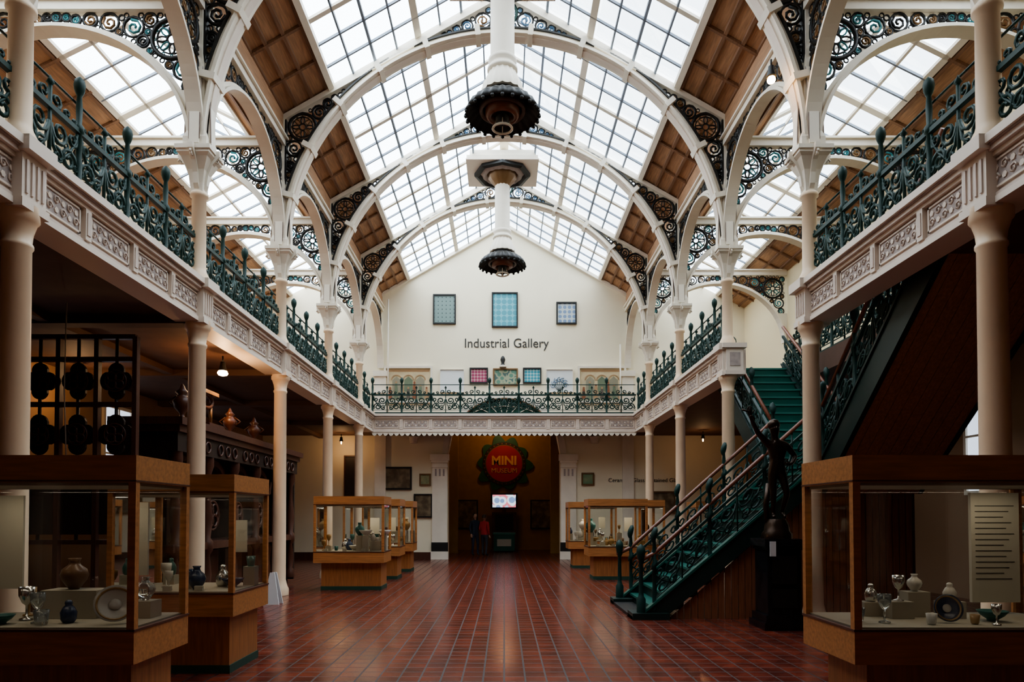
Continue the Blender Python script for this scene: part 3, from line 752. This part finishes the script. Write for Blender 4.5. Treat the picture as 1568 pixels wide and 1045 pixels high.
def make_case(x0, x1, y0, y1, fill=True, light=6, back=None):
    e = empty('display_case'); b = MB(); H = 1.95
    b.box(x0, x1, y0, y1, H-.18, H, M_oak); b.box(x0+.03, x1-.03, y0+.03, y1-.03, H-.2, H-.18, M_lining)
    b.box(x0, x1, y0, y1, .57, .79, M_oak); b.box(x0+.03, x1-.03, y0+.03, y1-.03, .79, .81, M_lining)
    b.box(x0+.14, x1-.08, y0+.12, y1-.1, .06, .57, M_oakd); b.box(x0+.13, x1-.07, y0+.11, y1-.09, 0, .08, M_base)
    p = .05
    for x in (x0, x1-p):
        for y in (y0, y1-p): b.box(x, x+p, y, y+p, .79, H-.18, M_oak)
    b.box(x0-.006, x1+.006, y0-.006, y1+.006, .785, .80, M_dark2); b.box(x0-.004, x1+.004, y0-.004, y1+.004, H-.175, H-.165, M_dark2)
    b.obj('case_frame', e)
    g = MB()
    g.add([(x0+.02, y0+.02, .8), (x1-.02, y0+.02, .8), (x1-.02, y1-.02, .8), (x0+.02, y1-.02, .8), (x0+.02, y0+.02, H-.18), (x1-.02, y0+.02, H-.18), (x1-.02, y1-.02, H-.18), (x0+.02, y1-.02, H-.18)],
          [(0, 1, 5, 4), (1, 2, 6, 5), (2, 3, 7, 6), (3, 0, 4, 7)], M_glass); g.obj('case_glass', e)
    if fill:
        c = MB(); w = x1-x0; d = y1-y0
        for i in range(int(w/.13)):
            x = x0+.12+i*.13+random.uniform(-.02, .02); y = random.uniform(y0+.15, y1-.15); z = .81
            if random.random() < .5:
                hh = random.choice((.1, .2, .32)); c.box(x-.06, x+.06, y-.06, y+.06, z, z+hh, M_lining); z += hh
            kind = random.choice(list(PROF)); m = random.choice(M_cer)
            k = random.uniform(.8, 1.25)
            c.lathe([(r*k*.9, h*k) for r, h in PROF[kind]], (x, y, z), 14, m)
        for i in range(3):
            x = x0+.2+i*(w-.3)/3; c.box(x, x+.08, y0+.07, y0+.1, .81, .86, M_label)
        if w > .9: c.box(x0+w*.70, x0+w*.84, y1-.12, y1-.1, 1.15, 1.5, M_label)
        c.obj('exhibits', e)
    ld = bpy.data.lights.new('case_lamp', 'AREA'); ld.shape = 'RECTANGLE'; ld.size = (x1-x0)*.8; ld.size_y = .08; ld.energy = light; ld.color = (1, .86, .66)
    lo = bpy.data.objects.new('case_lamp', ld); COL.objects.link(lo); lo.location = ((x0+x1)/2, (y0+y1)/2, H-.21); lo.parent = e
    return e
make_case(-3.95, -2.43, 4.5, 5.27, False, 2.0)
make_case(-3.85, -2.62, 6.62, 7.6, True, 2.0)
make_case(-3.94, -2.48, 14.1, 15.0, True, 6)
make_case(-3.9, -2.52, 16.5, 17.4, True, 5)
make_case(-3.9, -2.5, 18.7, 19.6, True, 5)
make_case(2.3, 3.95, 4.5, 5.27, False, 2.0)
make_case(2.02, 3.45, 16.4, 17.3, True, 6)
make_case(1.88, 3.3, 20.0, 20.9, True, 5)
make_case(3.6, 4.15, 17.6, 18.9, True, 2)
make_case(5.4, 6.9, 19.2, 20.2, True, 3)

def item(name, kind, x, y, z, m, k=1, tilt=None):
    b = MB(); b.lathe([(r*k, h*k) for r, h in PROF[kind]], (0, 0, 0), 24, m); o = b.obj(name); o.location = (x, y, z+.002); return o
def block(x, y, z0, sx, sy, h):
    b = MB(); b.box(x-sx, x+sx, y-sy, y+sy, z0, z0+h, M_lining); b.obj('display_plinth')
def plate(x, y, z, r, m, rx=1.25, rz=0):
    b = MB(); b.lathe([(.3*r, 0), (.35*r, .01), (.7*r, .02), (r, .05), (r, .057), (.68*r, .03), (0.01, .02)], (0, 0, 0), 32, m); b.lathe([(.01, .028), (.3*r, .028), (.3*r, .033), (.01, .033)], (0, 0, 0), 20, M_cer[1]); b.lathe([(.8*r, .045), (.85*r, .052), (.9*r, .052), (.92*r, .045)], (0, 0, 0), 24, M_cer[4], cap=False); o = b.obj('ceramic_plate')
    o.rotation_euler = (rx, 0, rz); o.location = (x, y, z+r*sin(rx)*.98)
    return o
zf = .812
block(-3.12, 5.0, zf, .2, .1, .2); item('ceramic_vase', 'vase', -3.14, 5.0, zf+.2, M_cer[0], .8)
item('silver_goblet', 'goblet', -3.38, 4.85, zf, M_cer[5], 1); item('lidded_jar', 'jar', -3.0, 4.72, zf, M_cer[2], .7); item('stoneware_bowl', 'bowl', -2.84, 4.98, zf, M_cer[4], .55)
item('glass_cup', 'cup', -3.12, 4.62, zf, M_cglass, 1.1); item('stoneware_bowl', 'bowl', -3.42, 4.66, zf, M_cer[3], .6); plate(-2.68, 4.72, zf, .13, M_cer[1], 1.15, .5)
item('ceramic_goblet', 'goblet', -3.5, 5.05, zf, M_cer[4], .9); item('glass_goblet', 'goblet', -3.2, 4.7, zf, M_cglass, .9)
block(-2.62, 5.0, zf, .08, .08, .12); item('ceramic_vase', 'vase', -2.62, 5.0, zf+.12, M_cglass, .6)
b = MB(); b.box(-2.80, -2.68, 5.14, 5.16, 1.1, 1.65, M_label); b.box(-3.85, -3.62, 5.14, 5.16, 1.0, 1.7, M_label); b.obj('text_panel')
plate(3.06, 4.76, zf, .095, M_cer[2], 1.35, -.1); item('glass_goblet', 'goblet', 2.62, 4.72, zf, M_cglass, .85)
for (x, y, h) in ((2.85, 4.95, .12), (3.02, 5.04, .18), (3.22, 4.95, .12), (2.72, 5.08, .1)): block(x, y, zf, .08, .06, h)
item('silver_goblet', 'goblet', 2.85, 4.95, zf+.12, M_cer[5], .8); item('ceramic_vase', 'vase', 3.02, 5.04, zf+.18, M_cer[1], .45); item('lidded_jar', 'jar', 3.22, 4.95, zf+.12, M_cer[1], .6); item('lidded_jar', 'jar', 2.72, 5.08, zf+.1, M_cer[5], .6)
item('stoneware_bowl', 'bowl', 3.42, 4.80, zf, M_cer[3], .7); item('glass_cup', 'cup', 2.48, 4.8, zf, M_cglass, 1); item('ceramic_cup', 'cup', 2.9, 4.65, zf, M_cer[1], .8); item('ceramic_cup', 'cup', 3.2, 4.66, zf, M_cer[4], .7); item('silver_goblet', 'goblet', 3.32, 4.62, zf, M_cer[5], .6)
b = MB(); b.box(3.50, 3.86, 5.12, 5.15, .90, 1.72, M_label)
for i in range(14): b.box(3.53, 3.53+.29-(i*7 % 5)*.02, 5.117, 5.12, 1.62-i*.042, 1.625-i*.042, M_txt)
b.obj('text_panel')

# ------------------------------------------------------------ statue on pedestal
b = MB(); cx, cy = 3.80, 9.5
for (a, z0, z1) in ((.30, 0, .1), (.27, .1, .2), (.23, .2, 1.08), (.25, 1.08, 1.13), (.28, 1.13, 1.23)): b.box(cx-a, cx+a, cy-a, cy+a, z0, z1, M_marble)
for s_ in (-1, 1):
    b.box(cx-.17, cx+.17, cy-.24, cy-.23, .62 if s_ > 0 else .3, 1.0 if s_ > 0 else .55, M_black)
b.obj('marble_pedestal')
boxobj('label_card', cx-.22, cx-.14, cy-.30, cy-.285, 1.0, 1.2, M_card)
def skinfig(name, pts, edges, m, parent=None, sub=2, loc=(0, 0, 0), sc=1, rz=0):
    me = bpy.data.meshes.new(name); me.from_pydata([p[:3] for p in pts], edges, []); me.materials.append(m)
    o = bpy.data.objects.new(name, me); COL.objects.link(o)
    md = o.modifiers.new('Skin', 'SKIN'); md.use_smooth_shade = True
    for i, p in enumerate(pts):
        sv = me.skin_vertices[0].data[i]; sv.radius = (p[3], p[3]); sv.use_root = (i == 0)
    sd = o.modifiers.new('Sub', 'SUBSURF'); sd.levels = sub; sd.render_levels = sub
    o.location = loc; o.scale = (sc,)*3; o.rotation_euler = (0, 0, rz)
    if parent: o.parent = parent
    return o
sp = [(0, 0, .72, .10), (0, -.01, .86, .085), (.0, 0, 1.02, .11), (-.01, .01, 1.13, .05), (-.02, 0, 1.19, .045), (-.03, -.02, 1.27, .075), (-.035, -.02, 1.34, .06),
      (-.14, 0, 1.1, .05), (-.27, -.02, 1.24, .038), (-.36, -.04, 1.42, .026), (-.38, -.05, 1.48, .028),
      (.14, 0, 1.06, .05), (.27, .02, .90, .036), (.17, -.1, .80, .026), (.13, -.13, .79, .026),
      (-.07, 0, .66, .07), (-.06, -.03, .38, .045), (-.05, .02, .1, .028), (-.07, -.08, .05, .026),
      (.07, 0, .65, .07), (.11, -.07, .38, .045), (.08, .04, .12, .028), (.10, -.05, .05, .026)]
se = [(0, 1), (1, 2), (2, 3), (3, 4), (4, 5), (5, 6), (2, 7), (7, 8), (8, 9), (9, 10), (2, 11), (11, 12), (12, 13), (13, 14), (0, 15), (15, 16), (16, 17), (17, 18), (0, 19), (19, 20), (20, 21), (21, 22)]
stt = empty('bronze_statue')
skinfig('figure', sp, se, M_bronze, stt, 2, (cx, cy, 1.47), 1)
def hand(parent, loc, m, dirv=(0, 0, -1), sc=1, side=1, name='hand'):
    q = Vector((0, 0, -1)).rotation_difference(Vector(dirv)).to_matrix()
    def T(p): v = q @ Vector(p); return (v.x*sc, v.y*sc, v.z*sc)
    b = MB()
    b.lathe([(.001, .02), (.022, .01), (.030, -.02), (.036, -.06), (.034, -.085), (.01, -.098)], (0, 0, 0), 10, m, P=lambda x, y, z: T((x*1.0, y*.45, z)))
    for i, (fx, ln) in enumerate(((-.028, .062), (-.010, .078), (.009, .074), (.026, .056))):
        pts = [T((fx, 0, -.07)), T((fx*1.05, -.004, -.07-ln*.5)), T((fx*1.05, -.014, -.07-ln*.8)), T((fx, -.028, -.07-ln))]
        b.tube(pts, .0085*sc, m, 6, taper=lambda t: 1-.25*t)
    b.tube([T((-side*.02, 0, -.015)), T((-side*.048, -.008, -.045)), T((-side*.055, -.018, -.08))], .0095*sc, m, 6, taper=lambda t: 1-.25*t)
    o = b.obj(name, parent); o.location = loc; return o
hand(stt, (cx-.38, cy-.05, 1.47+1.47), M_bronze, (-.15, 0, 1), .9)
hand(stt, (cx+.14, cy-.12, 1.47+.79), M_bronze, (-.9, -.4, 0), .9)
b = MB()
b.lathe([(.2, 1.23), (.2, 1.3), (.17, 1.34), (.16, 1.42), (.12, 1.5)], (cx, cy, 0), 12, M_bronze, sc=.08, scn=5)
b.tube([(cx-.1, cy+.08, 1.4), (cx-.12, cy+.09, 1.7), (cx-.08, cy+.09, 2.0)], .04, M_bronze, 6)
b.lathe([(.0, 0), (.05, .01), (.082, .06), (.085, .1), (.06, .15), (.0, .17)], (cx-.035, cy-.0, 2.73), 12, M_bronze, sc=.04, scn=6)
b.tube([(cx-.035, cy-.085, 2.79), (cx-.035, cy-.112, 2.755), (cx-.035, cy-.09, 2.745)], .012, M_bronze, 5)
b.tube([(cx-.5, cy-.07, 3.02), (cx-.42, cy-.05, 3.0), (cx-.3, cy, 2.9)], .014, M_bronze, 5)
b.obj('base_and_details', stt)

# ------------------------------------------------------------ people
M_skin = mat('skin', (.5, .3, .2), .5); M_hair = mat('hair', (.04, .025, .018), .6)
def cloth(name, top_c, leg_c, shoe=(.02, .02, .02)):
    m, n, l, b = nt(name); b.inputs['Roughness'].default_value = .85
    tc = n.new('ShaderNodeTexCoord'); s_ = n.new('ShaderNodeSeparateXYZ'); r = n.new('ShaderNodeValToRGB'); r.color_ramp.interpolation = 'CONSTANT'
    mr = n.new('ShaderNodeMath'); mr.operation = 'DIVIDE'; mr.inputs[1].default_value = 1.75
    l.new(tc.outputs['Object'], s_.inputs[0]); l.new(s_.outputs['Z'], mr.inputs[0]); l.new(mr.outputs[0], r.inputs[0])
    e = r.color_ramp.elements; e[0].position = 0; e[0].color = c4(shoe); e[1].position = .055; e[1].color = c4(leg_c)
    x = e.new(.52); x.color = c4(top_c); l.new(r.outputs[0], b.inputs['Base Color'])
    return m
def person(x, y, sc, rz, top_c, leg_c, i):
    e = empty('museum_visitor', (x, y, 0)); e.rotation_euler = (0, 0, rz); e.scale = (sc,)*3
    p = [(0, 0, .95, .14), (0, 0, 1.12, .125), (0, 0, 1.33, .15), (0, 0, 1.46, .07), (0, -.01, 1.53, .05),
         (-.17, 0, 1.41, .065), (-.22, .03, 1.13, .047), (-.2, -.08, .90, .034), (.17, 0, 1.41, .065), (.22, .03, 1.13, .047), (.16, -.16, 1.0, .034),
         (-.09, 0, .87, .095), (-.10, -.02, .49, .06), (-.10, .04, .10, .045), (-.11, -.12, .045, .04),
         (.09, 0, .87, .095), (.11, -.06, .49, .06), (.11, -.03, .10, .045), (.12, -.18, .045, .04)]
    ed = [(0, 1), (1, 2), (2, 3), (3, 4), (2, 5), (5, 6), (6, 7), (2, 8), (8, 9), (9, 10), (0, 11), (11, 12), (12, 13), (13, 14), (0, 15), (15, 16), (16, 17), (17, 18)]
    skinfig('body', p, ed, cloth('clothes_%d' % i, top_c, leg_c), e)
    b = MB()
    b.lathe([(.045, 1.48), (.045, 1.56), (.065, 1.565), (.078, 1.61), (.082, 1.66), (.078, 1.71), (.055, 1.745), (.0, 1.76)], (0, 0, 0), 16, M_skin, P=lambda a, c, z: (a*.92, c*1.12-.01, z))
    b.tube([(0, -.095, 1.665), (0, -.122, 1.63), (0, -.098, 1.625)], .012, M_skin, 5)
    for s in (-1, 1):
        b.lathe([(0, -.01), (.011, 0), (0, .01)], (s*.03, -.088, 1.665), 8, M_black)
        b.lathe([(0, -.03), (.02, 0), (0, .03)], (s*.078, .005, 1.65), 8, M_skin)
    b.tube([(-.025, -.094, 1.598), (0, -.1, 1.596), (.025, -.094, 1.598)], .006, M_red, 4)
    b.lathe([(.086, 1.62), (.092, 1.68), (.088, 1.73), (.06, 1.765), (.0, 1.78)], (0, .018, 0), 16, M_hair, P=lambda a, c, z: (a*.95, c*1.12, z+.02*(1 if c < -.04 else 0)))
    b.obj('head', e)
    hand(e, (-.2, -.08, .90), M_skin, (0, -.2, -1), 1, -1); hand(e, (.16, -.16, 1.0), M_skin, (-.3, -1, 0), 1, 1)
person(-1.12, 26.2, .93, .5, (.03, .04, .06), (.03, .035, .06), 1)
person(-.75, 25.9, .9, 2.6, (.40, .03, .03), (.04, .04, .05), 2)

# ------------------------------------------------------------ left aisle : carved furniture
def trefoil(b, cu, cw, r, P, m, tr=.02):
    for k in range(4):
        a = k*pi/2+pi/4; b.ring(cu+r*.5*cos(a), cw+r*.5*sin(a), r*.42, P, tr, m, 12, 4)
    b.ring(cu, cw, r, P, tr, m, 18, 4)
b = MB(); PX = lambda u, w, t: (u, t+9.0, w)
x0, x1, z0, z1 = -6.4, -4.88, 0, 3.92
for x in (x0, x0+.507, x0+1.013, x1): b.box(x-.03, x+.03, 8.96, 9.04, z0, z1, M_dark2)
for z in (.1, 1.2, 2.25, 3.02, z1-.3, z1): b.box(x0, x1, 8.965, 9.035, z-.03, z+.03, M_dark2)
for i in range(3):
    u = x0+.2533+.507*i
    for zc, rr_ in ((3.33, .20), (2.62, .22)):
        pts = []
        for k in range(40):
            a = 2*pi*k/40; r = rr_*(.72+.34*abs(cos(2*a))**.7); pts.append((u+r*cos(a), zc+r*1.15*sin(a)))
        b.prism(pts, PX, -.02, .02, M_dark); trefoil(b, u, zc, .14, lambda a, c, t: PX(a, c, t-.03), M_dark2, .012)
    b.prism([(u-.2, 1.3), (u+.2, 1.3), (u+.2, 1.9), (u, 2.15), (u-.2, 1.9)], PX, -.02, .02, M_dark)
    b.tube([PX(u, 1.2, 0), PX(u, 3.9, 0)], .022, M_dark, 4)
b.obj('carved_wooden_screen')
b = MB(); b.tube([(-5.75, 8.9, 4.35), (-5.75, 8.88, 3.2), (-5.72, 8.9, 2.2)], .008, M_label, 4); b.obj('hanging_cable')
b = MB(); CX0, CX1, CY0, CY1 = -5.7, -4.72, 9.95, 15.7
b.box(CX0, CX1-.25, CY0, CY1, 0, .15, M_dark); b.box(CX0, CX0+.1, CY0, CY1, 0, 2.6, M_dark)
b.box(CX0, CX1-.05, CY0, CY1, 2.5, 2.78, M_dark); b.box(CX0-.03, CX1+.0, CY0-.05, CY1+.05, 2.78, 2.88, M_dark2); b.box(CX0-.05, CX1+.06, CY0-.1, CY1+.1, 2.88, 2.99, M_dark2)
b.box(CX0, CX1-.1, CY0, CY1, 1.0, 1.12, M_dark2)
for i in range(6):
    y = CY0+.15+i*(CY1-CY0-.3)/5
    b.lathe([(.1, .15), (.1, .3), (.06, .36), (.08, .6), (.05, .9), (.1, .98), (.1, 1.12), (.06, 1.18), (.09, 1.5), (.05, 1.9), (.05, 2.2), (.1, 2.36), (.1, 2.5)], (CX1-.15, y, 0), 10, M_dark2)
    if i < 5:
        PYY = lambda u, w, t: (CX1-.3+t, u, w); yc = y+(CY1-CY0-.3)/10; hwid = .44
        A = [(yc+hwid*cos(pi*k/12), 2.0+.4*sin(pi*k/12)) for k in range(13)]; B2 = [(yc+(hwid+.1)*cos(pi*k/12), 2.0+.5*sin(pi*k/12)) for k in range(13)]
        b.strip(A, B2, PYY, -.04, .04, M_dark2); b.box(CX0+.1, CX1-.35, yc-.4, yc+.4, .15, .95, M_dark2)
        trefoil(b, yc, 1.55, .25, PYY, M_dark2, .025)
        PC = lambda u, w, t: (CX1-.04+t, u, w)
        for q in (-.3, 0, .3): b.ring(yc+q, 2.64, .09, PC, .02, M_dark2, 10, 4)
b.box(CX0+.1, CX1-.1, CY1-.08, CY1, .1, 2.5, M_dark); b.box(CX0+.1, CX1-.2, CY0, CY0+.08, .1, 2.5, M_dark)
b.obj('carved_oak_overmantel')
def urn(name, x, y, z, k, m):
    b = MB(); b.lathe([(r*k, h*k) for r, h in [(.12, 0), (.12, .04), (.04, .08), (.04, .14), (.13, .24), (.16, .34), (.1, .42), (.07, .46), (.11, .5), (.05, .56), (.03, .62), (.0, .66)]], (0, 0, 0), 16, m)
    b.tube([(.12*k, 0, .24*k), (.24*k, 0, .34*k), (.1*k, 0, .44*k)], .015, m, 5); b.tube([(-.12*k, 0, .24*k), (-.24*k, 0, .34*k), (-.1*k, 0, .44*k)], .015, m, 5)
    o = b.obj(name); o.location = (x, y, z)
urn('metal_urn', -4.95, 10.45, 2.992, .9, M_dark2); urn('metal_urn', -5.0, 12.4, 2.992, .8, M_dark2); urn('metal_urn', -5.0, 13.6, 2.992, .8, M_dark2); urn('metal_urn', -5.0, 15.2, 2.992, .6, M_bronze)
b = MB(); b.box(-5.25, -4.85, 11.2, 11.8, 2.992, 3.09, M_dark2)
for y in (11.3, 11.7): b.tube([(-5.05, y, 3.08), (-5.05, y, 3.45)], .03, M_gold, 6)
b.tube([(-5.05, 11.5+.25*cos(2*pi*i/16), 3.5+.12*sin(2*pi*i/16)) for i in range(16)], .035, M_dark2, 5, True); b.box(-5.15, -4.95, 11.2, 11.8, 3.6, 3.66, M_gold); b.obj('model_machine')
b = MB(); b.prism([(-.14, 0), (.14, 0), (.04, .55), (-.04, .55)], lambda u, w, t: (-4.05+u, 11.9+t+w*.1, w), -.01, .01, M_card); b.prism([(-.14, 0), (.14, 0), (.04, .55), (-.04, .55)], lambda u, w, t: (-4.05+u, 12.12+t-w*.1, w), -.01, .01, M_card); b.obj('floor_sign')
M_win = emis('frosted_daylight', (.75, .85, 1), 1.1)
for (x, ya, yb, za, zb) in ((-XA, 14.6, 15.6, 1.9, 3.9), (-XA, 10.6, 11.4, 2.2, 3.9), (-XA, 18.4, 19.3, 1.9, 3.9), (XA, 11.7, 12.6, 2.0, 4.0), (XA, 17.5, 18.4, 2.0, 4.0)):
    b = MB(); s = 1 if x < 0 else -1
    xa, xb = sorted((x, x+s*.02)); b.box(xa, xb, ya, yb, za, zb, M_win)
    xa, xb = sorted((x, x+s*.06))
    for (c, d, e_, f) in ((ya-.07, ya, za-.07, zb+.07), (yb, yb+.07, za-.07, zb+.07), (ya, yb, zb, zb+.07), (ya, yb, za-.07, za), ((ya+yb)/2-.02, (ya+yb)/2+.02, za, zb), (ya, yb, (za+zb)/2-.02, (za+zb)/2+.02)): b.box(xa, xb, c, d, e_, f, M_white)
    b.obj('window_3')
M_glow = emis('lamp_glow', (1, .62, .28), 40)
def lamp(x, y, z, en, col=(1, .60, .30), r=.05):
    e = empty('spotlight_fitting'); b = MB()
    b.lathe([(.04, .2), (.05, .12), (.07, .05)], (x, y, z), 14, M_black, cap=False)
    b.lathe([(.0, -.05), (r*.8, -.03), (r, .0), (r*.8, .04), (.0, .06)], (x, y, z), 12, M_glow, cap=False)
    b.tube([(x, y, z+.2), (x, y, z+.3)], .015, M_black, 5); b.obj('fitting', e)
    ld = bpy.data.lights.new('bulb', 'POINT'); ld.energy = en; ld.color = col; ld.shadow_soft_size = .06
    lo = bpy.data.objects.new('bulb', ld); COL.objects.link(lo); lo.location = (x, y, z-.14); lo.parent = e
lamp(-4.85, 11.7, 4.0, 45, r=.09)
lamp(-7.9, 12.6, 4.0, 22, r=.02)  # added fill lamp for a warm glow on the aisle wall, no known fitting
lamp(-5.6, 23.4, 4.05, 14, r=.02); lamp(6.6, 22.6, 4.05, 8, r=.02)  # weak fill lamps added to brighten the aisle ends, no known fittings
lamp(3.82, 9.6, 7.78, 4, r=.06)
lamp(0, 29.3, 5.85, 50); lamp(-1.6, 26.5, 5.85, 16)  # lamps added to brighten the far room

# ------------------------------------------------------------ world, camera
w = bpy.data.worlds.new('sky'); scene.world = w; w.use_nodes = True
bg = w.node_tree.nodes['Background']; bg.inputs['Color'].default_value = (.86, .935, 1, 1); bg.inputs['Strength'].default_value = 7.4
try: scene.view_settings.look = 'AgX - Medium High Contrast'
except Exception as ex: print(ex)

cam = bpy.data.cameras.new('camera'); co = bpy.data.objects.new('camera', cam); COL.objects.link(co); scene.camera = co
tilt = radians(1.5); f = 1045.0
cam.sensor_width = 36; cam.sensor_fit = 'HORIZONTAL'; cam.lens = f/1568*36
co.location = (0, 0, 1.55); co.rotation_euler = (pi/2+tilt, 0, 0)
cam.shift_y = (267.5-f*math.tan(tilt))/1568; cam.shift_x = 12/1568
cam.clip_end = 200
